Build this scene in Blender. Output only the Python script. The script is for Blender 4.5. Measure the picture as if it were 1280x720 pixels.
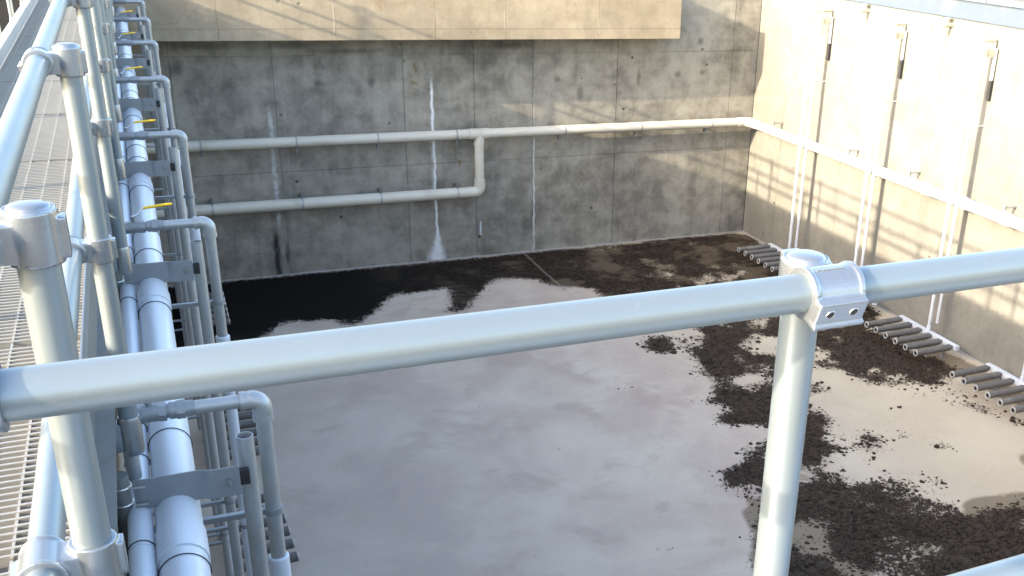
import bpy, bmesh, math, random
import numpy as np
from mathutils import Vector, Matrix
random.seed(7); rng = np.random.default_rng(11)
PI = math.pi
for o in list(bpy.data.objects): bpy.data.objects.remove(o)
sc = bpy.context.scene
COL = sc.collection

# ------------------------------------------------------------ camera, sky, sun, exposure
H = 7.56                                   # camera height above the tank floor (metres)
cam = bpy.data.cameras.new('camera'); camo = bpy.data.objects.new('camera', cam); COL.objects.link(camo)
def cam_matrix(yaw, pitch, roll):
    y, p, r = map(math.radians, (yaw, pitch, roll))
    f = Vector((math.sin(y)*math.cos(p), math.cos(y)*math.cos(p), -math.sin(p)))
    rt = Vector((math.cos(y), -math.sin(y), 0)); dn = f.cross(rt)
    c, s = math.cos(r), math.sin(r)
    X = c*rt + s*dn; Yd = -s*rt + c*dn
    m = Matrix((X, -Yd, -f)).transposed().to_4x4()
    m.translation = Vector((0, 0, H)); return m
camo.matrix_world = cam_matrix(27.1143, 23.0173, -3.0788)
cam.sensor_width = 36; cam.lens = 36*1291.33/1280
cam.shift_x = (640-819.71)/1280; cam.shift_y = -(360-434.67)/1280   # the photograph is a crop
cam.clip_start = .05; cam.clip_end = 2000
sc.camera = camo

SUN = Vector((5.44, 1.0, -1.96)).normalized()       # the way the light travels
elev = math.asin(-SUN.z); az = math.atan2(-SUN.x, -SUN.y)
world = bpy.data.worlds.new('World'); sc.world = world; world.use_nodes = True
wn = world.node_tree; bg = wn.nodes['Background']
sky = wn.nodes.new('ShaderNodeTexSky'); sky.sky_type = 'NISHITA'; sky.sun_disc = False
sky.sun_elevation = elev; sky.sun_rotation = az % (2*PI); sky.altitude = 200
sky.air_density = 1.0; sky.dust_density = 3.4; sky.ozone_density = .8
wn.links.new(sky.outputs[0], bg.inputs[0]); bg.inputs[1].default_value = .15
sun = bpy.data.lights.new('sun', 'SUN'); suno = bpy.data.objects.new('sun', sun); COL.objects.link(suno)
sun.energy = 2.0; sun.angle = math.radians(.53); sun.color = (1, .87, .66)
suno.rotation_euler = SUN.to_track_quat('-Z', 'Y').to_euler(); suno.location = (-20, -4, 20)
sc.view_settings.view_transform = 'Standard'; sc.view_settings.look = 'None'
sc.view_settings.gamma = 1; sc.view_settings.exposure = 2.55
sc.render.engine = 'CYCLES'
try: sc.cycles.max_bounces = 8; sc.cycles.diffuse_bounces = 5
except Exception: pass

# ------------------------------------------------------------ node helper
class NT:
    def __init__(s, name):
        s.m = bpy.data.materials.new(name); s.m.use_nodes = True; s.t = s.m.node_tree
        s.b = s.t.nodes['Principled BSDF']
    def put(s, sock, v):
        if isinstance(v, bpy.types.NodeSocket): s.t.links.new(v, sock)
        elif v is not None:
            if sock.type == 'RGBA' and len(v) == 3: v = (*v, 1)
            sock.default_value = v
    def node(s, ty, ins=None, out=0, **kw):
        n = s.t.nodes.new(ty)
        for k, v in kw.items(): setattr(n, k, v)
        for k, v in (ins or {}).items(): s.put(n.inputs[k], v)
        return n.outputs[out]
    def math(s, op, a, b=None, c=None, clamp=False):
        i = {0: a}
        if b is not None: i[1] = b
        if c is not None: i[2] = c
        return s.node('ShaderNodeMath', i, operation=op, use_clamp=clamp)
    def add(s, a, b): return s.math('ADD', a, b)
    def sub(s, a, b): return s.math('SUBTRACT', a, b)
    def mul(s, a, b): return s.math('MULTIPLY', a, b)
    def step(s, v, lo, hi):                   # smooth 0..1
        return s.node('ShaderNodeMapRange', {0: v, 1: lo, 2: hi, 3: 0., 4: 1.}, interpolation_type='SMOOTHSTEP')
    def mix(s, f, a, b, mode='MIX'):
        n = s.t.nodes.new('ShaderNodeMix'); n.data_type = 'RGBA'; n.blend_type = mode
        s.put(n.inputs[0], f); s.put(n.inputs[6], a); s.put(n.inputs[7], b); return n.outputs[2]
    def pos(s): return s.node('ShaderNodeNewGeometry', out=0)
    def scl(s, v, k): return s.node('ShaderNodeVectorMath', {0: v, 1: k}, operation='MULTIPLY')
    def noise(s, v, scale, detail=5, rough=.55, dist=0):
        return s.node('ShaderNodeTexNoise', {'Vector': v, 'Scale': scale, 'Detail': detail, 'Roughness': rough, 'Distortion': dist})
    def vor(s, v, scale, rand=1.):
        return s.node('ShaderNodeTexVoronoi', {'Vector': v, 'Scale': scale, 'Randomness': rand})
    def sep(s, v):
        n = s.t.nodes.new('ShaderNodeSeparateXYZ'); s.put(n.inputs[0], v); return n.outputs
    def attr(s, name): return s.node('ShaderNodeAttribute', out=2, attribute_name=name)
    def rnd(s): return s.node('ShaderNodeObjectInfo', out=5)
    def bump(s, h, strength, dist):
        s.put(s.b.inputs['Normal'], s.node('ShaderNodeBump', {'Height': h, 'Strength': strength, 'Distance': dist}))
    def fin(s, col=None, rough=None, metal=None, spec=None):
        for k, v in (('Base Color', col), ('Roughness', rough), ('Metallic', metal), ('Specular IOR Level', spec)):
            if v is not None: s.put(s.b.inputs[k], v)
        return s.m

def concrete(name, dark, light, smudges=(), stain=(.10, .09, .075), streaks=(), rust=(), stain_amt=.55, hole=.5, var=.10, lime_z=0):
    n = NT(name); p = n.pos(); x, y, z = n.sep(p)
    big = n.noise(p, .55, 5, .6, .3); mid = n.noise(p, 2.6, 8, .65, .2); fine = n.noise(p, 38, 5, .6)
    drip = n.noise(n.scl(p, (3.2, 3.2, .22)), 1.3, 6, .6)
    brd = n.noise(n.scl(p, (.25, .25, 6)), 1.2, 4, .5)
    t = n.add(n.add(n.mul(big, .5), n.mul(mid, .55)), n.add(n.mul(drip, .22), n.mul(brd, .08)))
    t = n.step(t, .47, .86)
    col = n.mix(t, dark, light)
    col = n.mix(n.mul(n.step(fine, .35, .8), .22), col, n.mix(1., col, (.6, .6, .6), 'MULTIPLY'))
    # brownish clouds and run-down staining
    st = n.mul(n.step(n.add(n.mul(n.noise(p, 1.1, 7, .7, .6), .6), n.mul(drip, .4)), .53, .68), stain_amt)
    col = n.mix(st, col, n.mix(.55, col, stain))
    # bug holes and tie-hole marks
    v = n.vor(p, 1.9); hm = n.mul(n.sub(1., n.step(n.add(v, n.mul(n.sub(fine, .5), .04)), .04, .085)), n.step(n.noise(p, 1.7, 3), .46, .52))
    v2 = n.vor(p, 9.); hm2 = n.mul(n.sub(1., n.step(v2, .05, .11)), n.step(n.noise(p, 1.3, 3), .56, .62))
    hm = n.math('MAXIMUM', hm, n.mul(hm2, .7))
    col = n.mix(n.mul(hm, hole), col, (.035, .033, .03))
    wob = n.mul(n.sub(n.noise(n.scl(p, (1, 1, 1.4)), 2.2, 5, .6), .5), .22)
    brk = n.noise(p, 6, 6, .7)
    rag = n.noise(n.scl(p, (1, 1, .35)), 14, 5, .7)
    for (x0, w, z0, z1, w_low, c, amt, cut) in streaks:      # mineral runs below cracks and joints
        d = n.math('ABSOLUTE', n.sub(n.add(x, n.mul(wob, .6)), x0))
        k = n.step(z, z0+.75, z0)                            # wider towards the foot
        wid = n.add(w, n.mul(k, w_low)); wid = n.mul(wid, n.add(.35, n.mul(rag, 1.3)))
        m = n.sub(1., n.step(n.math('DIVIDE', d, wid), .15, 1.25))
        m = n.mul(m, n.mul(n.step(z, z0-.02, z0+.02+(.3 if z0 > .1 else 0)), n.sub(1., n.step(z, z1-.45, z1))))
        m = n.mul(m, n.step(n.add(brk, n.mul(n.sub(rag, .5), .35)), cut-.12, cut+.12))
        col = n.mix(n.mul(m, amt), col, c)
    for (x0, z0, w, h) in smudges:
        q = n.math('SQRT', n.add(n.math('POWER', n.math('DIVIDE', n.sub(n.add(x, n.mul(wob, .5)), x0), w), 2.), n.math('POWER', n.math('DIVIDE', n.sub(z, z0), h), 2.)))
        m = n.mul(n.sub(1., n.step(n.add(q, n.mul(n.sub(brk, .5), 1.9)), .1, 1.25)), .55)
        col = n.mix(m, col, (.045, .042, .037))
    for (x0, z0, w, h) in rust:
        d = n.math('ABSOLUTE', n.sub(n.add(x, n.mul(wob, .5)), x0)); dz = n.math('ABSOLUTE', n.sub(z, z0))
        m = n.mul(n.sub(1., n.step(d, w*.3, w)), n.sub(1., n.step(dz, h*.4, h)))
        m = n.mul(m, n.step(n.noise(p, 9, 4, .7), .5, .6))
        col = n.mix(n.mul(m, .75), col, (.17, .10, .03))
    r = n.rnd(); col = n.mix(1., col, n.node('ShaderNodeCombineColor', {0: n.add(1-var/2, n.mul(r, var)), 1: n.add(1-var/2, n.mul(r, var)), 2: n.add(1-var/2, n.mul(r, var*.8))}), 'MULTIPLY')
    n.bump(n.add(n.add(n.mul(mid, .6), n.mul(fine, .25)), n.mul(hm, -1.2)), .45, .02)
    return n.fin(col, .88, 0, .25)

M = {}
WHITE = (.74, .75, .76); BLACKRUN = (.022, .021, .02)
zr = lambda z: H + z
M['back'] = concrete('concrete_back_wall', (.14, .128, .107), (.375, .35, .292),
    streaks=[(5.62, .036, 0, 4.15, .19, (.70, .71, .71), 1., .34), (5.58, .05, 1.5, 3.0, 0, (.55, .55, .55), .5, .47), (2.33, .055, .95, 3.7, .0, (.50, .50, .49), .85, .42), (2.60, .035, .6, 4.0, 0, (.36, .36, .35), .5, .52),
             (7.90, .03, 0, 2.9, .03, (.52, .52, .49), .9, .42), (7.88, .018, 2.4, 4.2, .0, (.40, .40, .38), .5, .50), (6.62, .030, .5, .85, 0, WHITE, .8, .40),
             (2.22, .075, .02, 1.2, 0, BLACKRUN, .95, .32), (2.42, .05, .12, .9, .0, BLACKRUN, .85, .38)],
    rust=[(5.25, 3.85, .10, .35), (6.15, 2.35, .12, .35), (9.05, 1.75, .09, .22), (12.7, 2.25, .14, .3), (5.3, 4.3, .07, .2)], stain_amt=.75, hole=.85,
    smudges=[(1.62, 3.96, .16, .18), (3.32, 3.98, .12, .12), (4.36, 3.98, .10, .12), (.75, 4.35, .12, .2), (10.45, 4.0, .08, .22), (11.45, 4.0, .1, .1), (12.1, 4.05, .12, .08), (12.0, 4.75, .1, .1), (2.9, 4.72, .5, .10), (1.2, 4.72, .6, .12), (4.0, 4.6, .9, .07), (7.3, 4.7, .7, .1), (9.0, 3.6, .1, .25), (8.45, 3.95, .12, .1)])
M['right'] = concrete('concrete_right_wall', (.175, .167, .146), (.25, .241, .213), stain=(.095, .082, .058), stain_amt=.75, hole=.7, var=.06)
M['trough'] = concrete('concrete_trough', (.26, .215, .15), (.40, .335, .24), stain=(.17, .10, .045), stain_amt=.9, hole=.35, var=.06,
    streaks=[(3.58, .022, 4.9, 5.95, .0, (.55, .5, .42), .5, .48), (7.0, .018, 4.9, 5.95, 0, (.5, .45, .36), .4, .5), (5.55, .02, 5.1, 5.95, 0, (.5, .45, .36), .35, .52), (9.1, .03, 4.9, 5.6, 0, (.5, .45, .36), .4, .52)])
M['side'] = concrete('concrete_side_wall', (.20, .19, .17), (.31, .30, .28))
M['coping'] = concrete('concrete_coping', (.42, .40, .36), (.55, .53, .48))
M['grout'] = concrete('grout', (.30, .29, .27), (.42, .40, .37), var=.02)

def paint(name, c, rough=.4, metal=0., spec=.5, nz=.06, bump=.02, scale=30, dirt=None, dirt_amt=.3, scuff=False):
    n = NT(name); p = n.node('ShaderNodeTexCoord', out=3); w = n.pos()
    a = n.noise(w, scale, 4); b = n.noise(w, scale*.15, 5, .6)
    f = n.add(n.mul(a, .5), n.mul(b, .5))
    col = n.mix(f, tuple(v*(1-nz*2.2) for v in c), tuple(min(1, v*(1+nz)) for v in c))
    if dirt: col = n.mix(n.mul(n.step(n.noise(w, scale*.25, 7, .7, .4), .5, .68), dirt_amt), col, dirt)
    if scuff:
        sc1 = n.mul(n.sub(1., n.step(n.vor(w, 21.), .05, .12)), n.step(n.noise(w, 5, 3), .5, .6))
        sc2 = n.mul(n.step(n.noise(n.scl(w, (1, 1, 3)), 55, 3, .6), .66, .74), n.step(n.noise(w, 3.1, 4), .52, .64))
        col = n.mix(n.mul(sc1, .12), col, tuple(min(1, v*1.7) for v in c)); col = n.mix(n.mul(sc2, .35), col, (.10, .095, .08))
    ro = n.add(rough-.08, n.mul(b, .16))
    n.bump(n.noise(w, scale*6, 3), bump*4, .002)
    return n.fin(col, ro, metal, spec)
M['rail'] = paint('satin_aluminium_tube', (.23, .275, .30), .37, .52, nz=.04, bump=.01, scale=14, dirt=(.21, .225, .225), dirt_amt=.35, scuff=True)  # neutral aluminium; sky reflection put into the base colour as a blue tint
M['cast'] = paint('cast_aluminium', (.32, .345, .37), .28, .75, nz=.08, bump=.03, scale=40, dirt=(.28, .28, .27), dirt_amt=.25)
M['alum'] = paint('mill_aluminium', (.66, .67, .69), .42, .8, nz=.08, scale=20, dirt=(.45, .43, .4))
M['grate'] = paint('grating_aluminium', (.42, .40, .36), .45, .5, nz=.1, scale=16, dirt=(.40, .36, .30), dirt_amt=.4)
M['bluechan'] = paint('blue_grey_coated_channel', (.095, .125, .17), .5, .1, scale=6, dirt=(.15, .17, .19), dirt_amt=.4)
M['galv'] = paint('galvanised_steel', (.40, .415, .42), .42, .5, nz=.14, scale=34, dirt=(.30, .30, .29), dirt_amt=.4)
M['stain'] = paint('stainless_plate', (.27, .285, .30), .45, .4, nz=.08, scale=10, dirt=(.17, .18, .19), dirt_amt=.4)
M['darkpipe'] = paint('weathered_steel_pipe', (.20, .205, .20), .5, .4, nz=.14, scale=20, dirt=(.12, .12, .11), dirt_amt=.5)
M['pvc'] = paint('white_plastic_pipe', (.57, .60, .64), .33, 0, nz=.03, bump=.005, scale=8, dirt=(.47, .48, .49), dirt_amt=.2)
M['pvc_cream'] = paint('cream_plastic_pipe', (.60, .565, .47), .45, 0, nz=.05, scale=5, dirt=(.40, .36, .28), dirt_amt=.55)
M['rubber'] = paint('grey_rubber_membrane', (.125, .12, .115), .7, 0, nz=.12, scale=12, dirt=(.22, .20, .17), dirt_amt=.6)
M['ring'] = paint('clamp_ring', (.50, .48, .44), .45, .3, nz=.08)
M['black'] = paint('black_rubber', (.015, .015, .016), .6)
M['bolt'] = paint('bolt_steel', (.50, .50, .50), .3, .9)
M['wire'] = paint('black_cable_tie', (.02, .02, .025), .5)
M['yellow'] = paint('yellow_vinyl_grip', (.78, .50, .015), .4, nz=.05)
M['gate'] = paint('black_coated_gate', (.012, .012, .013), .7, dirt=(.03, .028, .025))  # deep shade of the neighbouring basin wall put into the colour
M['brass'] = paint('tan_valve_casting', (.50, .46, .36), .5, .1, nz=.1)

# ------------------------------------------------------------ mesh helpers
def new(): return bmesh.new()
def basis(d):
    d = Vector(d).normalized(); a = Vector((0, 0, 1)) if abs(d.z) < .9 else Vector((0, 1, 0))
    u = d.cross(a).normalized(); return u, d.cross(u).normalized(), d
def cyl(bm, p0, p1, r, seg=16, r1=None, caps=True):
    p0, p1 = Vector(p0), Vector(p1); u, v, d = basis(p1-p0); r1 = r if r1 is None else r1
    A = [bm.verts.new(p0+r*(math.cos(2*PI*i/seg)*u+math.sin(2*PI*i/seg)*v)) for i in range(seg)]
    B = [bm.verts.new(p1+r1*(math.cos(2*PI*i/seg)*u+math.sin(2*PI*i/seg)*v)) for i in range(seg)]
    for i in range(seg): bm.faces.new((A[i], A[(i+1) % seg], B[(i+1) % seg], B[i]))
    if caps: bm.faces.new(A[::-1]); bm.faces.new(B)
def sweep(bm, pts, r, seg=12, caps=True):
    pts = [Vector(p) for p in pts]; rings = []; ref = None
    for i, p in enumerate(pts):
        d = ((pts[i+1]-p) if i < len(pts)-1 else Vector()) + ((p-pts[i-1]) if i else Vector()); d.normalize()
        if ref is None: u = basis(d)[0]
        else: u = (ref - d*ref.dot(d)).normalized()
        ref = u; v = d.cross(u)
        rr = r[i] if isinstance(r, (list, tuple)) else r
        rings.append([bm.verts.new(p+rr*(math.cos(2*PI*k/seg)*u+math.sin(2*PI*k/seg)*v)) for k in range(seg)])
    for a, b in zip(rings, rings[1:]):
        for k in range(seg): bm.faces.new((a[k], a[(k+1) % seg], b[(k+1) % seg], b[k]))
    if caps: bm.faces.new(rings[0][::-1]); bm.faces.new(rings[-1])
def arc(c, a, b, R, n=7):            # quarter bend: from c+R*a to c+R*b
    c, a, b = Vector(c), Vector(a), Vector(b)
    return [c+R*(math.cos(t)*a+math.sin(t)*b) for t in [PI/2*i/(n-1) for i in range(n)]]
def box(bm, lo, hi, bev=0):
    t = bmesh.new(); vs = [t.verts.new((x, y, z)) for x in (lo[0], hi[0]) for y in (lo[1], hi[1]) for z in (lo[2], hi[2])]
    for f in ((0, 1, 3, 2), (4, 6, 7, 5), (0, 4, 5, 1), (2, 3, 7, 6), (0, 2, 6, 4), (1, 5, 7, 3)): t.faces.new([vs[i] for i in f])
    if bev: bmesh.ops.bevel(t, geom=t.edges[:], offset=bev, segments=2, profile=.7, affect='EDGES')
    me = bpy.data.meshes.new('t'); t.to_mesh(me); t.free(); bm.from_mesh(me); bpy.data.meshes.remove(me)
def lathe(bm, prof, seg=20, at=(0, 0, 0)):     # profile of (r, z)
    rings = []
    for r, z in prof: rings.append([bm.verts.new((at[0]+r*math.cos(2*PI*k/seg), at[1]+r*math.sin(2*PI*k/seg), at[2]+z)) for k in range(seg)])
    for a, b in zip(rings, rings[1:]):
        for k in range(seg): bm.faces.new((a[k], a[(k+1) % seg], b[(k+1) % seg], b[k]))
    bm.faces.new(rings[0][::-1]); bm.faces.new(rings[-1])
def obj(name, bm, mat, parent=None, smooth=True, loc=None):
    bmesh.ops.recalc_face_normals(bm, faces=bm.faces[:])
    me = bpy.data.meshes.new(name); bm.to_mesh(me); bm.free()
    if smooth:
        me.polygons.foreach_set('use_smooth', [True]*len(me.polygons)); me.set_sharp_from_angle(angle=math.radians(38))
    me.materials.append(M[mat] if isinstance(mat, str) else mat)
    return link(name, me, parent, loc)
def link(name, me, parent=None, loc=None, rotz=0):
    o = bpy.data.objects.new(name, me); COL.objects.link(o)
    if parent: o.parent = parent
    if loc is not None: o.location = loc
    o.rotation_euler.z = rotz; return o
def tag(o, label, cat, group=None, kind=None):
    o['label'] = label; o['category'] = cat
    if group: o['group'] = group
    if kind: o['kind'] = kind
    return o
def thing(name, label, cat, loc=(0, 0, 0), group=None):
    o = bpy.data.objects.new(name, None); COL.objects.link(o); o.location = loc; o.empty_display_size = .2
    return tag(o, label, cat, group)
def struct(o): o['kind'] = 'structure'; return o
def copy_tree(o, parent=None):
    c = o.copy(); COL.objects.link(c); c.parent = parent
    for ch in [q for q in bpy.data.objects if q.parent == o]: copy_tree(ch, c)
    return c

# ------------------------------------------------------------ layout numbers
YB, XR = 22.0, 13.593            # back wall, right wall
XL = -.27                        # left wall face
DECK = zr(-1.58); TOP = zr(-1.58)
RAIL = zr(-.535); MID = zr(-1.15)

# ------------------------------------------------------------ ground and floors
n = NT('gravel_ground'); p = n.pos()
n.bump(n.noise(p, 18, 6, .7), .6, .05)
M['ground'] = n.fin(n.mix(n.noise(p, 9, 8, .7), (.16, .145, .12), (.30, .28, .24)), .95, 0, .2)
bm = new(); zg = zr(-1.9)
for lo, hi in (((-900, -900), (-15.6, 900)), ((14.6, -900), (900, 900)), ((-15.6, -900), (14.6, -1.6)), ((-15.6, 23.0), (14.6, 900))):
    bm.faces.new([bm.verts.new((a, b, zg)) for a, b in ((lo[0], lo[1]), (hi[0], lo[1]), (hi[0], hi[1]), (lo[0], hi[1]))])
struct(obj('ground', bm, 'ground', smooth=False))

POLY = [
 [(1.26,21.93),(13.49,21.90),(13.58,18.94),(13.28,15.80),(11.53,16.16),(9.00,16.57),(8.43,17.21),(8.27,18.61),(8.30,19.22),(7.43,19.72),(7.31,20.19),(6.57,20.54),(6.05,19.96),(5.45,19.10),(5.32,18.77),(4.79,18.77),(5.17,19.10),(5.43,20.26),(4.85,20.19),(4.13,20.18),(3.80,19.56),(3.23,18.76),(2.96,18.77),(2.93,19.12),(2.22,19.28),(1.94,19.37),(1.54,18.80),(0.99,18.13),(-.3,17.6),(-.3,21.95)],
 [(8.16,16.34),(8.68,16.33),(8.31,15.52),(7.87,15.75)],
 [(8.95,16.37),(9.44,16.37),(9.88,16.45),(11.42,16.43),(8.77,12.29),(8.50,12.42),(8.03,12.54),(7.52,12.73),(7.55,12.84),(7.93,12.91),(8.32,13.07),(8.04,13.44),(7.42,13.56),(7.89,13.56),(8.17,13.68),(8.49,13.97),(8.54,14.20),(8.56,14.59),(8.65,15.12),(8.71,15.46),(8.60,15.77)],
 [(8.85,12.42),(9.22,12.43),(9.41,12.27),(9.18,12.17),(9.15,11.63),(9.59,11.49),(10.42,11.41),(10.35,11.26),(9.51,11.13),(8.82,11.28),(8.65,10.97),(8.57,10.59),(8.65,10.34),(8.93,10.53),(9.16,10.78),(9.48,10.65),(9.46,10.25),(9.55,10.14),(9.24,10.04),(9.40,9.67),(9.58,9.46),(9.57,9.24),(9.64,9.01),(10.08,9.04),(10.98,9.01),(8.83,6.48),(5.56,7.83),(6.63,9.67),(7.10,10.43),(7.02,10.59),(6.86,10.87),(6.87,11.25),(7.01,11.42),(7.58,11.46),(7.85,11.84),(8.09,11.86)],
 [(9.71,10.23),(10.00,10.12),(9.91,9.78),(9.62,9.73),(9.55,10.07)],
 [(11.66,16.35),(13.01,16.04),(12.96,15.49),(12.54,15.09),(12.73,14.42),(12.53,13.75),(12.88,13.63),(12.95,12.91),(12.33,12.58),(11.75,12.90),(11.53,12.77),(10.85,13.12),(10.94,13.52),(10.68,13.95),(10.38,14.40)],
 [(10.75,12.64),(11.24,12.46),(10.99,12.16),(10.70,12.23)],
 [(9.79,13.50),(10.43,13.45),(10.04,13.10),(9.45,12.98)],
 [(12.24,12.41),(12.50,11.90),(12.47,11.42),(12.11,11.36),(12.09,11.75)],
 [(12.20,11.02),(12.86,10.89),(12.59,10.63)],
 [(11.45,12.38),(11.65,12.35),(11.60,12.10),(11.46,12.18)],
 [(9.28,12.72),(9.58,12.45),(9.45,12.04),(8.72,11.87)]]
HOLE = [
 [(8.45,9.52),(8.62,9.50),(8.60,9.22),(8.45,9.37)], [(8.14,9.07),(8.33,9.03),(8.32,8.82),(8.12,8.88)], [(8.81,8.80),(9.03,8.76),(8.94,8.65)],
 [(9.31,15.45),(10.34,15.17),(10.12,14.76),(9.77,14.96)], [(7.13,9.27),(7.18,9.21),(7.08,8.67),(6.97,8.65)],
 [(10.19,15.51),(10.68,15.56),(10.41,15.14),(9.89,15.16)], [(11.59,15.24),(11.95,15.21),(11.75,14.85),(11.43,14.87)]]
WET = [
 [(9.68,9.10),(10.06,9.41),(10.36,9.25),(11.36,9.39),(9.52,7.55),(8.72,8.44)], [(12.98,15.67),(13.30,15.56),(13.47,11.51),(13.00,11.03),(12.77,13.20)],
 [(7.07,10.81),(7.47,9.97),(7.78,8.25),(5.99,8.62)], [(5.49,20.67),(13.53,21.81),(13.40,19.00),(7.87,20.18),(6.54,20.60)],
 [(11.60,10.14),(12.13,10.16),(11.55,9.58),(11.34,9.79)]]
G = .05; x0f, y0f = XL-.05, 1.0
NX = int((XR+.05-x0f)/G)+2; NY = int((YB+.05-y0f)/G)+2
gx = x0f+np.arange(NX)*G; gy = y0f+np.arange(NY)*G
GX, GY = np.meshgrid(gx, gy)
def raster(polys):
    m = np.zeros_like(GX)
    for pl in polys:
        ins = np.zeros(GX.shape, bool); k = len(pl)
        for i in range(k):
            (xa, ya), (xb, yb) = pl[i], pl[(i+1) % k]
            if ya == yb: continue
            c = ((ya > GY) != (yb > GY)) & (GX < (xb-xa)*(GY-ya)/(yb-ya)+xa); ins ^= c
        m[ins] = 1
    return m
def blur(m, k):
    ker = np.exp(-.5*(np.arange(-3*k, 3*k+1)/k)**2); ker /= ker.sum()
    pad = np.pad(m, 3*k, mode='edge')
    pad = np.apply_along_axis(lambda v: np.convolve(v, ker, 'valid'), 0, pad)
    return np.apply_along_axis(lambda v: np.convolve(v, ker, 'valid'), 1, pad)
sl = raster(POLY); sl[raster(HOLE) > 0] = 0
for _ in range(150):                       # stray crumbs of sludge
    cx, cy, r = rng.uniform(6.5, 13.2), rng.uniform(8, 16), rng.uniform(.03, .09)
    if cx < 9.4-(cy-9)*.0 and rng.random() < .6: continue
    sl = np.maximum(sl, (((GX-cx)/(1.5*r))**2+((GY-cy)/r)**2 < 1)*.9)
patch = sum(wt*(lambda b: (b-b.mean())/b.std())(blur(rng.random(GX.shape), kk)) for kk, wt in ((2, .5), (5, .6), (11, .6)))
fade = np.clip((GY-16.5)/1.5, 0, 1)*np.clip((11-GX)/3, 0, 1)
sludge = np.clip(blur(sl, 3)*np.clip((.73+.33*patch)*(1-fade)+fade, .0, 1.25), 0, 1.2); wet = np.maximum(blur(raster(WET), 4), blur(sl, 7)*.46*(GX > 5.5))
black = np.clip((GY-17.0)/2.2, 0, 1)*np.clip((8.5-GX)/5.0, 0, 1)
me = bpy.data.meshes.new('floor')
verts = np.stack([GX, GY, np.zeros_like(GX)], -1).reshape(-1, 3)
idx = np.arange(NX*NY).reshape(NY, NX)
quads = np.stack([idx[:-1, :-1], idx[:-1, 1:], idx[1:, 1:], idx[1:, :-1]], -1).reshape(-1, 4)
me.from_pydata(verts.tolist(), [], quads.tolist())
for nm, a in (('sludge', sludge), ('wet', wet), ('black', black)):
    at = me.attributes.new(nm, 'FLOAT', 'POINT'); at.data.foreach_set('value', a.reshape(-1).astype(np.float32))
n = NT('silted_floor'); p = n.pos(); x, y, z = n.sep(p)
sa, wa, ba = n.attr('sludge'), n.attr('wet'), n.attr('black')
warp = n.noise(p, .62, 5, .55, .35); med = n.noise(p, 1.9, 6, .6, .5); fine = n.noise(p, 26, 6, .7); leaf = n.noise(p, 11, 8, .75, .6)
base = n.mix(n.step(n.add(n.mul(warp, .75), n.mul(med, .25)), .38, .64), (.435, .352, .288), (.52, .452, .362))
base = n.mix(n.mul(n.step(n.noise(p, .9, 5, .6, .4), .52, .66), .55), base, (.365, .288, .236))
base = n.mix(n.mul(n.step(fine, .55, .8), .16), base, (.19, .17, .15))
# warm bounce off the sunlit wall painted into the right half, greyer left
base = n.mix(n.mul(n.step(n.add(x, n.mul(warp, 2.)), 8.4, 11.), .6), base, (.50, .425, .30))
base = n.mix(n.mul(n.step(n.add(x, n.mul(warp, 2.)), 6.5, 2.), .35), base, (.42, .366, .31))
# faint ring marks left by shallow puddles
ring = n.noise(p, .8, 2, .4, 1.2); rm = n.sub(1., n.step(n.math('ABSOLUTE', n.sub(ring, .5)), .0, .012))
base = n.mix(n.mul(rm, .06), base, (.45, .44, .41))
# construction joint
jd = n.math('ABSOLUTE', n.sub(n.add(x, n.mul(med, .08)), 7.68)); jm = n.mul(n.sub(1., n.step(jd, .012, .045)), n.step(y, 17.6, 18.6))
wetm = n.step(n.add(wa, n.mul(n.sub(med, .5), .9)), .38, .60)
col = n.mix(n.mul(wetm, .8), base, n.mix(leaf, (.10, .075, .048), (.20, .155, .10)))
sm = n.add(sa, n.mul(n.sub(leaf, .5), 1.5)); sm = n.add(sm, n.mul(n.sub(fine, .5), 1.5)); sm = n.add(sm, n.mul(n.sub(n.noise(p, 2.6, 6, .65, .4), .52), .9))
smask = n.step(sm, .36, .56)
scol = n.mix(n.step(leaf, .40, .66), (.014, .0105, .008), (.075, .055, .038))
scol = n.mix(n.mul(n.step(n.noise(p, 2.1, 6, .7), .52, .68), .5), scol, (.12, .090, .062))
scol = n.mix(n.mul(n.step(n.noise(p, .8, 5, .6), .5, .62), n.step(y, 17., 19.)), scol, (.12, .092, .062))
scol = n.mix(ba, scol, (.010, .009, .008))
col = n.mix(smask, col, scol); col = n.mix(n.mul(jm, .38), col, (.33, .30, .25))
n.bump(n.add(n.mul(smask, n.add(.6, leaf)), n.mul(fine, .08)), .8, .05)
ro = n.math('SUBTRACT', .95, n.mul(wetm, .2))
M['floor'] = n.fin(col, ro, 0, .08); me.materials.append(M['floor'])
struct(link('floor', me))

# crumbs and mats of dried sludge with real height
fx = ((GX > 6.4) & (GY < 17.5) & (GY > 7.5)).astype(float)*np.clip(sludge*1.2-.12, 0, 1)
w = (fx/fx.sum()).reshape(-1); pick = rng.choice(w.size, 12000, p=w)
V, Fc = [], []
for q in pick:
    cx, cy = verts[q][0]+rng.uniform(-.05, .05), verts[q][1]+rng.uniform(-.05, .05)
    r = rng.gamma(2.0, .0075)+.007; h = r*rng.uniform(.3, .8); k = 5; a0 = rng.uniform(0, 6.28); b = len(V)
    for i in range(k):
        t = a0+2*PI*i/k; rr = r*rng.uniform(.5, 1.4); V.append((cx+rr*math.cos(t), cy+rr*math.sin(t), .002))
    for i in range(k):
        t = a0+2*PI*(i+.4)/k; rr = r*rng.uniform(.2, .9); V.append((cx+rr*math.cos(t), cy+rr*math.sin(t), h*rng.uniform(.5, 1.2)))
    for i in range(k):
        j = (i+1) % k; Fc += [(b+i, b+j, b+k+i), (b+j, b+k+j, b+k+i)]
    Fc.append(tuple(b+k+i for i in range(k)))
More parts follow.
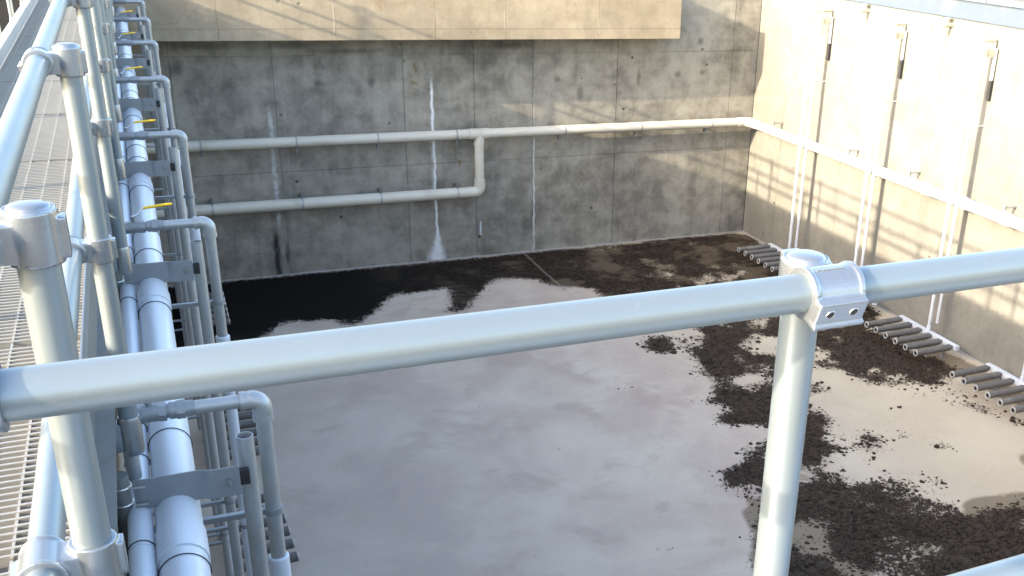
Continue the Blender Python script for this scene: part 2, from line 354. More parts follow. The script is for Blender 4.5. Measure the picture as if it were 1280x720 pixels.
n = NT('dried_sludge'); p = n.pos(); n.bump(n.noise(p, 60, 5, .7), .8, .01)
M['sludge'] = n.fin(n.mix(n.noise(p, 7, 6, .7), (.018, .013, .0095), (.080, .058, .040)), .85, 0, .2)
me = bpy.data.meshes.new('sludge_crumbs'); me.from_pydata(V, [], Fc); me.materials.append(M['sludge'])
o = link('sludge_crumbs', me); tag(o, 'dark crumbly dried sludge scattered over the pale tank floor', 'sludge', kind='stuff')

bm = new(); bm.faces.new([bm.verts.new(q) for q in ((-15, 1, -.4), (-1.0, 1, -.4), (-1.0, 22, -.4), (-15, 22, -.4))])
struct(obj('basin_floor', bm, 'sludge', smooth=False))

# ------------------------------------------------------------ concrete walls with formwork panels
def panel_wall(name, label, mat, axis, at, cols, rows, thick, sgn, gap=.007, depth=.007):
    """wall whose face lies at coordinate `at`; panels are slabs proud of the core by `depth`"""
    t = thing(name, label, 'wall')
    a0, a1 = cols[0], cols[-1]; z0, z1 = rows[0], rows[-1]
    bm = new(); c0, c1 = sorted((at+sgn*depth, at+sgn*thick))
    if axis == 'y': box(bm, (a0, c0, z0-.5), (a1, c1, z1))
    else: box(bm, (c0, a0, z0-.5), (c1, a1, z1))
    obj('core', bm, mat, t, smooth=False)
    for i in range(len(cols)-1):
        for j in range(len(rows)-1):
            bm = new(); g = gap*random.uniform(.6, 1.5); d = random.uniform(-.0015, .0015)
            lo, hi = (cols[i]+g, rows[j]+(g if j else 0)), (cols[i+1]-g, rows[j+1]-g)
            c = (lo[0], lo[1], hi[0], hi[1]); f0, f1 = sorted((at+d, at+sgn*(depth+.004)))
            if axis == 'y': box(bm, (c[0], f0, c[1]), (c[2], f1, c[3]))
            else: box(bm, (f0, c[0], c[1]), (f1, c[2], c[3]))
            obj('panel', bm, mat, t, smooth=False)
    return t
back = panel_wall('back_wall', 'shaded grey concrete tank wall with white lime streaks behind the pipes', 'back', 'y', YB,
    [XL-.0, .62, 2.46, 5.02, 6.54, 7.87, 9.90, 12.90, XR+.0], [0, 2.22, 4.53, TOP], .6, 1, gap=.010, depth=.014)
bm = new(); box(bm, (XL, YB-.028, -.02), (XR-.03, YB+.002, .030), .008); obj('grout_strip', bm, 'grout', back)
right = panel_wall('right_wall', 'sunlit pale concrete tank wall behind the white drop pipes', 'right', 'x', XR,
    [1.0, 3.4, 5.9, 8.4, 10.45, 12.95, 15.45, 18.2, 20.6, YB-.012], [0, 4.42, TOP], .7, 1, gap=.005, depth=.005)
bm = new(); box(bm, (XR-.03, 1.0, -.02), (XR+.002, YB-.03, .030), .008); obj('grout_strip', bm, 'grout', right)
left = panel_wall('left_wall', 'shaded concrete dividing wall under the left grating walkway', 'side', 'x', XL,
    [1.02, 4, 7, 10, 13, 16, 19, YB-.012], [0, 3, DECK-.22], .72, -1)
front = panel_wall('front_wall', 'concrete tank wall below the front walkway', 'side', 'y', 1.0,
    [XL, 3, 6, 9, 12, XR-.01], [0, 3, DECK-.22], .6, -1)

# trough hung on the back wall
TY, TX, TZ = 21.25, 11.07, zr(-2.651)
tr = thing('concrete_trough', 'tan sunlit concrete trough jutting from the top of the back wall', 'trough', (0, 0, 0))
bm = new(); box(bm, (-1.0, TY+.012, TZ+.005), (TX-.012, YB-.003, zr(-1.68)), .01); obj('trough_body', bm, 'trough', tr, smooth=False)
cx = [-1.0, 1.5, 3.6, 5.55, 7.02, 9.1, TX]
for i in range(len(cx)-1):
    bm = new(); box(bm, (cx[i]+(.003 if i else 0), TY, TZ+.212), (cx[i+1]-(.003 if i < len(cx)-2 else 0), TY+.02, zr(-1.66)), .004); obj('panel', bm, 'trough', tr, smooth=False)
    bm = new(); box(bm, (cx[i]+(.003 if i else 0), TY-.001, TZ), (cx[i+1]-(.003 if i < len(cx)-2 else 0), TY+.02, TZ+.206), .004); obj('panel', bm, 'trough', tr, smooth=False)

# neighbouring basin left of the dividing wall
bw = thing('basin_wall', 'neighbouring basin wall coloured black for shade at the upper left corner', 'wall')
bm = new(); box(bm, (-15.0, YB+.02, -1), (-1.02, YB+.6, TOP)); obj('core', bm, 'gate', bw, smooth=False)
bm = new(); box(bm, (-15.6, 1, -1), (-15.0, YB+.6, zr(-1.9))); obj('side_wall', bm, 'side', bw, smooth=False)
for i in range(6):
    bm = new(); box(bm, (-15+i*2.33+.02, YB-.03, -.4), (-15+(i+1)*2.33-.02, YB+.015, TOP-.05), .01); obj('gate_panel', bm, 'gate', bw, smooth=False)  # added panels, black colour stands in for shade on the wall

# ------------------------------------------------------------ walkways
WX0, WX1 = -1.05, -.29
wk = thing('grating_walkway', 'narrow aluminium grating walkway running back along the left edge', 'walkway', (0, 0, 0))
# channels and toe plates; shade on the tank-side pair is put into darker colours
bm = new(); box(bm, (WX0-.008, 1.1, DECK-.20), (WX0, YB, DECK-.004)); box(bm, (WX0-.07, 1.1, DECK-.20), (WX0-.008, YB, DECK-.19)); obj('side_channel', bm, 'alum', wk, smooth=False)
bm = new(); box(bm, (WX1, 1.1, DECK-.20), (WX1+.008, YB, DECK-.004)); box(bm, (WX1+.008, 1.1, DECK-.20), (WX1+.07, YB, DECK-.19)); obj('side_channel', bm, 'darkpipe', wk, smooth=False)
bm = new(); box(bm, (WX1+.002, 1.1, DECK+.006), (WX1+.010, YB, DECK+.10), .002); obj('toe_plate', bm, 'stain', wk, smooth=False)
bm = new(); box(bm, (WX0-.010, 1.1, DECK+.001), (WX0-.002, YB, DECK+.12), .002); box(bm, (WX0-.075, 1.1, DECK+.113), (WX0-.010, YB, DECK+.12)); obj('toe_plate', bm, 'alum', wk, smooth=False)
bmb = new(); box(bmb, (WX0+.006, -.0030, -.030), (WX1-.006, .0030, 0)); box(bmb, (WX0+.006, -.0042, -.004), (WX1-.006, .0042, .001))
barme = bpy.data.meshes.new('bar'); bmb.to_mesh(barme); bmb.free(); barme.materials.append(M['grate'])
pitch = .0365; per = 41; plen = pitch*per+.008; y = 1.13; nb = 0; ip = 0
while y < YB-.2:
    bm = new(); L = min(plen, YB-.02-y)
    for k in range(8):
        xx = WX0+.05+(WX1-WX0-.1)*k/7; box(bm, (xx-.0035, y+.004, DECK-.012), (xx+.0035, y+L-.008, DECK-.0025))
    for s in (0, 1): box(bm, (WX0+.004 if s == 0 else WX1-.008, y, DECK-.032), (WX0+.008 if s == 0 else WX1-.004, y+L-.006, DECK-.001))
    pn = obj('grating_panel', bm, 'grate', wk, smooth=False)
    fm = None
    for k in range(int((L-.02)/pitch)):
        yy = y+.014+k*pitch
        if nb < 290:
            b = link('bar', barme, pn, (0, yy, DECK)); nb += 1
        else:
            if fm is None: fm = new()
            box(fm, (WX0+.006, yy-.003, DECK-.03), (WX1-.006, yy+.003, DECK)); 
    if fm is not None:
        o = obj('far_bars', fm, 'grate', pn, smooth=False); o['kind'] = 'stuff'
    y += plen; ip += 1
fw = thing('front_walkway', 'aluminium walkway under the camera along the front of the tank', 'walkway')
bm = new(); box(bm, (-1.05, .0, DECK-.2), (14.3, 1.09, DECK-.01), .004); obj('deck', bm, 'alum', fw, smooth=False)
rw = thing('right_walkway', 'pale blue aluminium channel and deck on top of the right wall', 'walkway')
bm = new(); box(bm, (XR+.02, 1.1, TOP+.012), (XR+.03, YB, TOP+.34), .003); box(bm, (XR-.03, 1.1, TOP+.33), (XR+.02, YB, TOP+.342)); box(bm, (XR-.03, 1.1, TOP+.012), (XR+.02, YB, TOP+.022)); obj('fascia_channel', bm, 'bluechan', rw, smooth=False)
bm = new(); box(bm, (XR+.04, 1.1, TOP+.02), (XR+1.2, YB, TOP+.33)); obj('deck', bm, 'coping', rw, smooth=False)

# ------------------------------------------------------------ railings
RR = .0308; PR = .0322
def remeshed(bm, voxel, smooth):
    me = bpy.data.meshes.new('t'); bmesh.ops.recalc_face_normals(bm, faces=bm.faces[:]); bm.to_mesh(me); bm.free()
    o = bpy.data.objects.new('t', me); COL.objects.link(o)
    r = o.modifiers.new('r', 'REMESH'); r.mode = 'VOXEL'; r.voxel_size = voxel; r.use_smooth_shade = True
    s = o.modifiers.new('s', 'SMOOTH'); s.factor = .5; s.iterations = smooth
    dg = bpy.context.evaluated_depsgraph_get(); out = bpy.data.meshes.new_from_object(o.evaluated_get(dg))
    bpy.data.objects.remove(o); return out
def cast_fitting(top, OFF):
    """clamp-type crossover: collar round the post (along Z), saddle round a rail along X at y = -OFF"""
    bm = new(); hz = .043
    cyl(bm, (0, 0, -hz), (0, 0, hz if not top else (.032 if OFF < .07 else .047)), .0410, 32)
    cyl(bm, (-.046, -OFF, 0), (.046, -OFF, 0), .0395, 32)
    cyl(bm, (-.047, -OFF, 0), (-.039, -OFF, 0), .0425, 32); cyl(bm, (.039, -OFF, 0), (.047, -OFF, 0), .0425, 32)
    box(bm, (-.034, -OFF, -.034), (.034, 0, .030))
    # clamp pad along the lower front of the saddle
    t = new(); box(t, (-.046, -.053, -.024), (.046, -.018, .016)); box(t, (-.048, -.058, -.031), (.048, -.010, -.023))
    bmesh.ops.rotate(t, verts=t.verts[:], cent=(0, 0, 0), matrix=Matrix.Rotation(math.radians(20), 3, 'X'))
    bmesh.ops.translate(t, verts=t.verts[:], vec=(0, -OFF, 0))
    me = bpy.data.meshes.new('t'); t.to_mesh(me); t.free(); bm.from_mesh(me); bpy.data.meshes.remove(me)
    # pad at the back of the post collar
    box(bm, (-.018, .028, -.034), (.018, .050, .034))
    if not top: pass
    out = remeshed(bm, .0026, 3); out.materials.append(M['cast']); return out
OFFF, OFFS = .063, .0835
FIT = {(t, f): cast_fitting(t, f) for t in (True, False) for f in (OFFF, OFFS)}
bm = new(); lathe(bm, [(.030, .020), (.0395, .0300), (.0390, .0335), (.0375, .0352), (.0358, .0352), (.0352, .0338), (.0330, .0338), (.0322, .0358), (.0290, .0392), (.020, .0418), (.010, .0430), (.002, .0434)], 32)
CAP = bpy.data.meshes.new('cap'); bm.to_mesh(CAP); bm.free(); CAP.polygons.foreach_set('use_smooth', [True]*len(CAP.polygons)); CAP.set_sharp_from_angle(angle=math.radians(40)); CAP.materials.append(M['cast'])
# recessed set screws on the clamp pad (dark socket inside a bright rim)
bm = new(); a = math.radians(24); dd = Vector((0, -math.cos(a), -math.sin(a)))
cyl(bm, dd*.0485, dd*.0537, .0062, 14)
SCR = bpy.data.meshes.new('set_screw'); bm.to_mesh(SCR); bm.free(); SCR.materials.append(M['black'])
bm = new(); u, v, d = basis(dd)
pts = [dd*.0534+.0076*(math.cos(2*PI*i/14)*u+math.sin(2*PI*i/14)*v) for i in range(15)]; sweep(bm, pts, .0013, 6, False)
RIM = bpy.data.meshes.new('screw_rim'); bm.to_mesh(RIM); bm.free(); RIM.materials.append(M['bolt'])
# small raised cast characters on top of the saddle
bm = new(); xx = -.030
for wch in (3, 2, 3, 2, 3, 1, 1, 3, 1, 2, 1):
    wv = wch*.0011; ang = math.radians(24)
    c = Vector((xx+wv/2, -.0395*math.sin(ang)*.6, .0395*math.cos(ang*.6)))
    box(bm, c-Vector((wv/2, .0026, .003)), c+Vector((wv/2, .0026, .0012))); xx += wv+.0026
CHR = bpy.data.meshes.new('cast_mark'); bm.to_mesh(CHR); bm.free(); CHR.materials.append(M['rail'])

def fitting(parent, x, y, z, top, rot, OFF=OFFS):
    f = link('clamp_fitting', FIT[(top, OFF)], parent, (x, y, z), rot)
    if top: link('cap', CAP, f, (0, 0, 0 if OFF < .07 else .015))
    for s in (-.022, .022):
        link('set_screw', SCR, f, (s, -OFF, 0)); link('screw_rim', RIM, f, (s, -OFF, 0))
    if top: link('cast_mark', CHR, f, (0, -OFF, 0))
    return f
def post_mesh(z0, z1):
    bm = new(); cyl(bm, (0, 0, z0), (0, 0, z1), PR, 24)
    bmesh.ops.recalc_face_normals(bm, faces=bm.faces[:])
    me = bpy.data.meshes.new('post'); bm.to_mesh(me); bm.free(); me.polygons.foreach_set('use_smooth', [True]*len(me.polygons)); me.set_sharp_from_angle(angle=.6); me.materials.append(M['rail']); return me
def base_mesh():
    bm = new(); lathe(bm, [(.034, 0), (.038, .006), (.039, .02), (.039, .14), (.036, .15), (.031, .15)], 24, (0, 0, 0))
    box(bm, (-.03, .03, .02), (.03, .105, .13), .006); box(bm, (-.055, .098, .0), (.055, .110, .15), .003)
    cyl(bm, (-.036, .09, .075), (.036, .09, .075), .009, 6)
    bmesh.ops.recalc_face_normals(bm, faces=bm.faces[:])
    me = bpy.data.meshes.new('post_base'); bm.to_mesh(me); bm.free(); me.polygons.foreach_set('use_smooth', [True]*len(me.polygons)); me.set_sharp_from_angle(angle=.6); me.materials.append(M['cast']); return me
BASE = base_mesh(); PZ0 = zr(-1.93)
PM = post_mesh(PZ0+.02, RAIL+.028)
def rod(name, p0, p1, r, mat, parent, seg=24):
    bm = new(); cyl(bm, p0, p1, r, seg); return obj(name, bm, mat, parent)

# front railing: posts behind the rail
fr = thing('front_railing', 'satin aluminium tube railing crossing the foreground with one capped post', 'railing')
FY = 1.2536; FRZ = zr(-.541); PY = FY+OFFF
for px in (.938, 2.75, 4.55):
    link('post', PM, fr, (px, PY, 0)); fitting(fr, px, PY, FRZ, True, 0, OFFF); fitting(fr, px, PY, zr(-1.225), False, 0, OFFF)
    link('post_base', BASE, fr, (px, PY, PZ0), PI)
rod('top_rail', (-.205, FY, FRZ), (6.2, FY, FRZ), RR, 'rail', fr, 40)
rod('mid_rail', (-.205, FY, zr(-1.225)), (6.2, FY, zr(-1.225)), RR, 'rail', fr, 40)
# tee sockets where the front rails meet the side rails
RX = -.262
for zz in (FRZ, zr(-1.225)):
    bm = new(); cyl(bm, (RX+.02, FY, zz), (-.181, FY, zz), .0385, 32); cyl(bm, (-.193, FY, zz), (-.179, FY, zz), .0418, 32); cyl(bm, (RX, FY-.046, zz), (RX, FY+.046, zz), .0400, 32)
    cyl(bm, (RX, FY-.047, zz), (RX, FY-.04, zz), .0425, 32); cyl(bm, (RX, FY+.04, zz), (RX, FY+.047, zz), .0425, 32)
    me = remeshed(bm, .003, 3); me.materials.append(M['cast']); link('tee_fitting', me, fr)

lr = thing('side_railing', 'aluminium tube railing with capped posts receding along the left walkway, nearest the tank', 'railing')
PX = -.1785
ly = [1.862, 3.80, 5.90, 8.0, 10.08, 12.15, 14.22, 16.3, 18.37, 20.45]
for yy in ly:
    link('post', PM, lr, (PX, yy, 0)); fitting(lr, PX, yy, RAIL, True, -PI/2); fitting(lr, PX, yy, MID, False, -PI/2)
    link('post_base', BASE, lr, (PX, yy, PZ0), PI/2)
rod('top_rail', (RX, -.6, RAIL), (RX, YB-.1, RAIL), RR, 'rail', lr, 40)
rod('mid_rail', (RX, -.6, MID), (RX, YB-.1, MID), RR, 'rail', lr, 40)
orr = thing('outer_railing', 'white sunlit railing posts beyond the far kerb of the left walkway', 'railing')
for yy in [2.2+2.07*k for k in range(10)]:
    link('post', PM, orr, (-1.36, yy, 0)); link('post_base', BASE, orr, (-1.36, yy, PZ0), -PI/2)
    fitting(orr, -1.36, yy, RAIL, True, PI/2); fitting(orr, -1.36, yy, MID, False, PI/2)
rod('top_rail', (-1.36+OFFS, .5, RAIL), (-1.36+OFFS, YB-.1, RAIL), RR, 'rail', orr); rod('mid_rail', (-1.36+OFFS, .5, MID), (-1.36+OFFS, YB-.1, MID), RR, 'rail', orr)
rr_ = thing('right_railing', 'thin white railing posts standing on the right wall channel', 'railing')
for yy in (8.5, 10.55, 12.6, 14.65, 16.7, 18.75, 20.8):
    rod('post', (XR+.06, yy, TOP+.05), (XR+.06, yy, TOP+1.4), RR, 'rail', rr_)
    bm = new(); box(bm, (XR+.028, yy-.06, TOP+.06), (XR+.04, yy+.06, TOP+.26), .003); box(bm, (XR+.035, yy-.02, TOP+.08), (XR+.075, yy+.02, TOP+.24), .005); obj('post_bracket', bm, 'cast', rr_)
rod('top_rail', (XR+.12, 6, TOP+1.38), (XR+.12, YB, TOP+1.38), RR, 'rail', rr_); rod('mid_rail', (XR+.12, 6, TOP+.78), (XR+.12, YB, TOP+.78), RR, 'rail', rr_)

# ------------------------------------------------------------ white air headers on the left
DZ = zr(-1.82)
LY = [3.87, 6.38, 8.92, 11.66, 14.45, 17.0, 19.6]
HX, HZ, HR = -.064, zr(-2.135), .079
hd = thing('air_header_pipe', 'large white plastic air pipe running under the valves beside the walkway', 'pipe')
ys = [1.3, 3.4, 5.95, 8.5, 11.2, 14, 16.6, 19.2, YB-.05]
for a, b in zip(ys, ys[1:]): rod('pipe_section', (HX, a+.002, HZ), (HX, b-.002, HZ), HR, 'pvc', hd, 40)
for b in ys[1:-1]: rod('coupling', (HX, b-.09, HZ), (HX, b+.09, HZ), HR+.006, 'pvc', hd, 40)
for q in [yy+dy for yy in LY for dy in (-.62, .34, .8)]:
    bm = new(); pts = [(HX+(HR+.003)*math.cos(t), q, HZ+(HR+.003)*math.sin(t)) for t in [PI*(-.1+1.15*i/18) for i in range(19)]]
    sweep(bm, pts, .0021, 6); obj('cable_tie', bm, 'wire', hd)
sp = thing('small_header_pipe', 'slimmer white plastic pipe beside the large white air pipe', 'pipe')
SX, SZ, SR = -.188, zr(-2.12), .042
for a, b in zip(ys, ys[1:]): rod('pipe_section', (SX, a+.002, SZ), (SX, b-.002, SZ), SR, 'pvc', sp, 28)
for q in [yy+dy for yy in LY for dy in (-.45, .2, .5)]:
    bm = new(); pts = [(SX+(SR+.003)*math.cos(t), q, SZ+(SR+.003)*math.sin(t)) for t in [PI*(-.1+1.15*i/14) for i in range(15)]]
    sweep(bm, pts, .002, 6); obj('cable_tie', bm, 'wire', sp)

# ------------------------------------------------------------ air drops with diffuser racks
def make_drop(side, label, group):
    """local origin on the floor under the drop pipe; s=+1 left wall, -1 right wall (tubes point to +s)"""
    s = side; t = thing('air_drop', label, 'pipework', (0, 0, 0), group)
    X = lambda v: s*v
    z = DZ; wallx = -.55 if s > 0 else -.50; riser = -.475 if s > 0 else -.44
    te = .70 if s > 0 else .90
    upper, lower = ('galv', 'pvc') if s > 0 else ('pvc', 'pvc')
    fit = 'galv' if s > 0 else 'brass'
    # arm from the header to the elbow
    bm = new(); cyl(bm, (X(-.26), 0, z), (X(-.035), 0, z), .0270, 20); obj('arm', bm, 'galv' if s > 0 else 'pvc', t)
    bm = new(); sweep(bm, [Vector((X(-.06), 0, z)), Vector((X(-.045), 0, z))]+arc((X(-.04), 0, z-.04), (0, 0, 1), (X(1), 0, 0), .04, 8)+[Vector((0, 0, z-.055)), Vector((0, 0, z-.075))], [.0345, .0355]+[.0375]*8+[.0370, .0365], 20)
    cyl(bm, (X(-.078), 0, z), (X(-.058), 0, z), .0375, 20); cyl(bm, (0, 0, z-.09), (0, 0, z-.068), .0390, 20); obj('elbow', bm, 'galv' if s > 0 else 'pvc', t)
    vx = riser+.04
    bm = new(); sweep(bm, [Vector((X(riser), 0, HZ+.06)), Vector((X(riser), 0, z-.04))]+arc((X(riser+.03), 0, z-.03), (X(-1), 0, 0), (0, 0, 1), .03, 6)+[Vector((X(riser+.05), 0, z))], .026, 16); obj('riser', bm, fit, t)
    # ball valve: hexagonal ends, round body, stem, lever with grip
    bm = new(); cyl(bm, (X(vx-.02), 0, z), (X(vx+.02), 0, z), .036, 6); cyl(bm, (X(vx+.018), 0, z), (X(vx+.075), 0, z), .034, 18)
    cyl(bm, (X(vx+.075), 0, z), (X(vx+.1), 0, z), .036, 6); cyl(bm, (X(vx+.045), 0, z+.02), (X(vx+.045), 0, z+.058), .010, 10); cyl(bm, (X(vx+.045), 0, z+.052), (X(vx+.045), 0, z+.062), .014, 6)
    cyl(bm, (X(vx+.11), 0, z), (X(vx+.135), 0, z), .033, 18); cyl(bm, (X(vx+.135), 0, z), (X(vx+.165), 0, z), .038, 8); cyl(bm, (X(vx+.165), 0, z), (X(vx+.19), 0, z), .031, 18)
    cyl(bm, (X(vx-.03), 0, z), (X(vx+.2), 0, z), .0275, 18)
    vb = obj('valve', bm, fit if s < 0 else 'stain', t)
    bm = new(); P = [(X(vx+.035), 0, z+.062), (X(vx+.065), .02, z+.066), (X(vx+.09), .045, z+.092), (X(vx+.12), .05, z+.097)]; sweep(bm, P, .0045, 8); obj('lever', bm, 'bolt', vb)
    bm = new(); P = [(X(vx+.10), .047, z+.095), (X(vx+.13), .051, z+.0985), (X(vx+.20), .058, z+.104), (X(vx+.255), .063, z+.108)]; sweep(bm, P, [.0075, .0085, .0085, .007], 10); obj('handle', bm, 'yellow' if s > 0 else 'brass', vb)
    # drop pipe, coupling, lower pipe
    zc = zr(-2.60) if s > 0 else zr(-3.4)
    rod('drop_pipe', (0, 0, zc), (0, 0, z-.07), .0300, upper, t, 20)
    bm = new(); lathe(bm, [(.037, -.10), (.0415, -.095), (.0415, .055), (.037, .06), (.033, .06)], 20, (0, 0, zc)); obj('coupling', bm, 'pvc', t)
    rod('lower_pipe', (0, 0, .34), (0, 0, zc-.05), .0335, lower, t, 20)
    # wall stand-offs
    for zz in ((zr(-2.32), zr(-3.9), zr(-5.6)) if s > 0 else (zr(-3.3),)):
        bm = new(); box(bm, (min(X(wallx), X(-.02)), -.012, zz-.012), (max(X(wallx), X(-.02)), .012, zz+.012), .003); cyl(bm, (0, 0, zz-.014), (0, 0, zz+.014), .037, 18); obj('standoff', bm, 'stain' if s > 0 else 'pvc', t)
    # rack of six tubular diffusers
    bm = new(); box(bm, (-.05, -.84, .27), (.05, .84, .36), .012); cyl(bm, (0, 0, .34), (0, 0, .45), .043, 18); mf = obj('manifold', bm, 'pvc', t)
    for k in (-.5, .5):
        bm = new(); box(bm, (-.02, k-.02, 0), (.02, k+.02, .275), .003); box(bm, (-.06, k-.05, 0), (.06, k+.05, .012)); obj('foot', bm, 'stain', mf)
    for k in range(6):
        yk = -.74+k*.296
        bm = new(); cyl(bm, (X(.045), yk, .315), (X(.14), yk, .315), .032, 14); cyl(bm, (X(.11), yk, .315), (X(te), yk, .310), .060, 18); tb = obj('diffuser_tube', bm, 'rubber', t)
        bm = new(); pts = [(X(te+.002), yk+.050*math.cos(2*PI*i/16), .310+.050*math.sin(2*PI*i/16)) for i in range(17)]; sweep(bm, pts, .013, 8, False); obj('end_ring', bm, 'ring', tb)
        bm = new(); cyl(bm, (X(te-.002), yk, .310), (X(te+.004), yk, .310), .040, 14); obj('end_bore', bm, 'black', tb)
    return t
def vary_lever(root, ang):
    for q in bpy.data.objects:
        if q.parent == root and q.name.startswith('valve'):
            piv = Vector((-.39, 0, 0)); m = Matrix.Translation(piv) @ Matrix.Rotation(ang, 4, 'Z') @ Matrix.Translation(-piv)
            for h in bpy.data.objects:
                if h.parent == q: h.matrix_local = m
def make_guide(side, label, group):
    """open-topped guide pipe held off a clamped stub pipe by a plate strap"""
    s = side; t = thing('guide_pipe', label, 'pipe', (0, 0, 0), group); X = lambda v: s*v
    zt = zr(-1.88); zb = .5; gx = -.085 if s > 0 else -.16
    bm = new()                                            # hollow tube
    seg = 20; ro, ri = .0315, .0265
    rings = []
    for r, z in ((ro, zb), (ro, zt), (ri, zt), (ri, zt-.5)): rings.append([bm.verts.new((X(gx)+r*math.cos(2*PI*k/seg), r*math.sin(2*PI*k/seg), z)) for k in range(seg)])
    for a, b in zip(rings, rings[1:]):
        for k in range(seg): bm.faces.new((a[k], a[(k+1) % seg], b[(k+1) % seg], b[k]))
    obj('pipe', bm, 'galv' if s > 0 else 'pvc', t)
    bm = new(); cyl(bm, (X(gx), 0, zt-.505), (X(gx), 0, zt-.495), ri, 16); obj('bore', bm, 'black', t)
    zs = zr(-2.03); sb = -.515 if s > 0 else -.448; x0, x1 = sb+.04, gx-.055
    # strap: a plate with a joggle, on the near side
    bm = new(); P = [(x0, -.045), (x0+.02, -.048), (-.25, -.048), (-.225, -.060), (-.20, -.064), (x1+.02, -.064)]
    A = []
    for (px, py) in P:
        A.append([bm.verts.new((X(px), py+dy, zs+dz)) for dy, dz in ((0, -.060), (0, .060), (.006, .060), (.006, -.060))])
    for a, b in zip(A, A[1:]):
        for k in range(4): bm.faces.new((a[k], a[(k+1) % 4], b[(k+1) % 4], b[k]))
    bm.faces.new(A[0]); bm.faces.new(A[-1][::-1])
    st = obj('strap', bm, 'stain' if s > 0 else 'brass', t, smooth=False)
    bm = new(); box(bm, (min(X(x1+.02), X(gx+.02)), -.058, zs-.026), (max(X(x1+.02), X(gx+.0)), -.028, zs+.034), .004); obj('rubber_block', bm, 'black' if s > 0 else 'brass', t)
    bm = new(); cyl(bm, (X(x1-.015), -.072, zs+.012), (X(x1-.015), -.062, zs+.012), .011, 6); cyl(bm, (X(x1-.015), -.085, zs-.005), (X(x1-.015), -.066, zs-.005), .006, 8); obj('bolt', bm, 'bolt', st)
    # clamped stub pipe against the wall
    bm = new(); cyl(bm, (X(sb), -.02, zr(-2.50)), (X(sb), -.02, zr(-1.95)), .030, 18); sp_ = obj('stub_pipe', bm, 'darkpipe' if s > 0 else 'pvc', t)
    for dz in (-.034, .034):
        bm = new(); pts = [(X(sb)+.033*math.cos(2*PI*i/16), -.02+.033*math.sin(2*PI*i/16), zs+dz) for i in range(17)]; sweep(bm, pts, .0045, 8, False)
        cyl(bm, (X(sb+.04), -.052, zs+dz), (X(sb+.08), -.056, zs+dz), .0055, 8); obj('u_bolt', bm, 'bolt', sp_)
    bm = new(); cyl(bm, (X(sb), -.02, zr(-2.53 if s > 0 else -2.84)), (X(sb), -.02, zr(-2.49)), .036, 16); obj('end_collar', bm, 'black', sp_)
    for zz in ((zr(-3.6), zr(-5.4)) if s > 0 else ()):
        bm = new(); box(bm, (min(X(-.55 if s > 0 else -.50), X(gx)), -.01, zz-.012), (max(X(-.55 if s > 0 else -.50), X(gx)), .01, zz+.012), .002); cyl(bm, (X(gx), 0, zz-.012), (X(gx), 0, zz+.012), .0355, 16); obj('standoff', bm, 'stain' if s > 0 else 'pvc', t)
    return t
ordl = ['nearest', 'second nearest', 'third nearest', 'fourth nearest', 'fifth nearest', 'sixth nearest', 'farthest']
d0 = make_drop(1, '', 'galvanised air drops on the left'); g0 = make_guide(1, '', 'guide pipes on the left')
for i, yy in enumerate(LY):
    a = d0 if i == 0 else copy_tree(d0); b = g0 if i == 0 else copy_tree(g0)
    a.location = (.28, yy, 0); a.rotation_euler.z = random.uniform(-.03, .03); b.location = (.28, yy-.17, 0)
    a['label'] = '%s galvanised air pipe with yellow-handled valve, elbowing down the left wall' % ordl[i]
    b['label'] = '%s open-topped grey guide pipe with plate strap beside the left valves' % ordl[i]
RY = [19.08, 16.61, 14.12, 11.64, 9.16]
for q in [o for o in bpy.data.objects if o.name.startswith('air_drop')]: vary_lever(q, random.uniform(-.16, .20))
ordr = ['farthest', 'second farthest', 'middle', 'second nearest', 'nearest']
d1 = make_drop(-1, '', 'white air drops on the right wall'); g1 = make_guide(-1, '', 'white guide pipes on the right wall')
for i, yy in enumerate(RY):
    a = d1 if i == 0 else copy_tree(d1); b = g1 if i == 0 else copy_tree(g1)
    a.location = (XR-.50, yy, 0); b.location = (XR-.50, yy-.03, 0)
    a['label'] = '%s white drop pipe with a rack of grey tubes along the right wall' % ordr[i]
    b['label'] = '%s white guide pipe beside a drop pipe on the right wall' % ordr[i]

# ------------------------------------------------------------ cream pipe run on the back and right walls
wp = thing('wall_pipe_run', 'cream plastic pipe run with tee along the back wall, turning onto the right wall', 'pipe')
PYB = 21.74; PXR = XR-.26; PZ = zr(-4.68); PZL = zr(-5.96); R1, R2 = .105, .118
cuts = [-.2, .98, 2.76, 4.38, 6.05, 6.33, 6.77, 8.53, 10.42, 12.28, PXR-.28]
for a, b in zip(cuts, cuts[1:]):
    if a == 6.33: continue
    rod('pipe_section', (a+.003, PYB, PZ), (b-.003, PYB, PZ), R1, 'pvc_cream', wp, 28)
for c in (.98, 2.76, 4.38, 6.05, 8.53, 10.42, 12.28):
    rod('joint_band', (c-.018, PYB, PZ), (c+.018, PYB, PZ), R1+.004, 'grout', wp, 28)
bm = new(); cyl(bm, (6.33, PYB, PZ), (6.77, PYB, PZ), R1+.012, 28); cyl(bm, (6.55, PYB, PZ), (6.55, PYB, PZ-.24), R1+.010, 28); obj('tee', bm, 'pvc_cream', wp)
rod('branch_pipe', (6.55, PYB, PZ-.23), (6.55, PYB, PZL+.22), R1-.004, 'pvc_cream', wp, 28)
bm = new(); sweep(bm, [Vector((6.55, PYB, PZL+.28)), Vector((6.55, PYB, PZL+.125))]+arc((6.425, PYB, PZL+.125), (1, 0, 0), (0, 0, -1), .125, 8)+[Vector((6.30, PYB, PZL))], R2+.004, 28); obj('elbow', bm, 'pvc_cream', wp)
cuts2 = [-.2, 1.06, 2.78, 4.38, 6.04, 6.33]
for a, b in zip(cuts2, cuts2[1:]): rod('pipe_section', (a+.003, PYB, PZL), (b-.003, PYB, PZL), R2, 'pvc_cream', wp, 28)
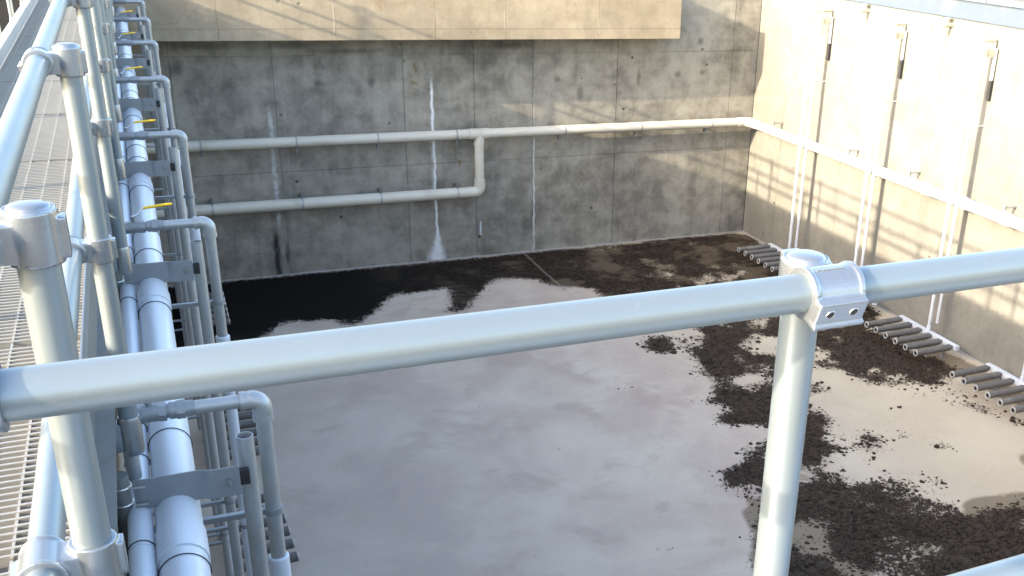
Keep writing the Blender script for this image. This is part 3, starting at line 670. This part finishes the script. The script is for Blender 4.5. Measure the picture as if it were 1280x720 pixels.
for c in cuts2[1:-1]: rod('joint_band', (c-.016, PYB, PZL), (c+.016, PYB, PZL), R2+.004, 'galv', wp, 28)
# hangers
def hanger(xc, zc, R, up=False):
    bm = new(); s = 1 if up else -1
    box(bm, (xc-.02, PYB-.03, zc+s*(R+.01)-.02), (xc+.02, YB+.01, zc+s*(R+.01)+.02), .004)
    box(bm, (xc-.03, PYB-.02, zc+s*(R+.06)-.045), (xc+.03, PYB+.06, zc+s*(R+.06)+.045), .006)
    obj('hanger', bm, 'darkpipe', wp)
for c in (.98, 2.76, 4.38, 6.05, 8.42, 10.3, 12.15): hanger(c, PZ, R1)
for c in (1.06, 2.78, 4.38, 6.04): hanger(c, PZL, R2, True)
# right wall run
bm = new(); sweep(bm, [Vector((PXR-.30, PYB, PZ)), Vector((PXR-.18, PYB, PZ))]+arc((PXR-.18, PYB-.18, PZ), (0, 1, 0), (1, 0, 0), .18, 8)+[Vector((PXR, PYB-.30, PZ))], R1+.012, 28); obj('elbow', bm, 'pvc_cream', wp)
cr = [PYB-.29, 19.15, 16.66, 15.04, 14.03, 12.92, 10.4, 8.0]
for a, b in zip(cr, cr[1:]): rod('pipe_section', (PXR, a-.003, PZ), (PXR, b+.003, PZ), R1, 'pvc', wp, 28)
for c in cr[1:-1]:
    rod('coupling', (PXR, c-.09, PZ), (PXR, c+.09, PZ), R1+.014, 'pvc', wp, 28)
for c in (20.6, 17.6, 15.6, 13.0):
    bm = new(); box(bm, (PXR-.02, c-.02, PZ+R1), (PXR+.02, c+.02, PZ+R1+.12), .004); box(bm, (PXR, c-.02, PZ+R1+.06), (XR+.004, c+.02, PZ+R1+.09), .004); obj('hanger', bm, 'galv', wp)

# small tan valves between the right-hand drops
for k, yy in enumerate((15.35, 17.85)):
    t = thing('hose_valve', ['tan hose valve on the right wall top, between nearer drops', 'tan hose valve on the right wall top, toward the far corner'][k], 'valve', (XR-.06, yy, TOP-.12), 'hose valves on the right wall')
    bm = new(); cyl(bm, (-.12, 0, 0), (.06, 0, 0), .04, 14); cyl(bm, (-.06, 0, 0), (-.06, 0, .10), .03, 12); lathe(bm, [(.03, .0), (.07, .01), (.07, .025), (.03, .035)], 16, (-.06, 0, .1)); obj('body', bm, 'brass', t)
    bm = new(); sweep(bm, [(-.11, 0, 0), (-.15, 0, -.02), (-.16, 0, -.12)], .03, 12); obj('spout', bm, 'brass', t)
# white plastic tag peg low on the back wall
t = thing('wall_anchor', 'small white anchor peg on the back wall below the pipe elbow', 'anchor', (6.62, YB, zr(-6.9)))
bm = new(); cyl(bm, (0, .01, .16), (0, -.06, .16), .022, 10); box(bm, (-.018, -.03, -.14), (.018, .004, .15), .006); obj('bracket', bm, 'pvc', t)
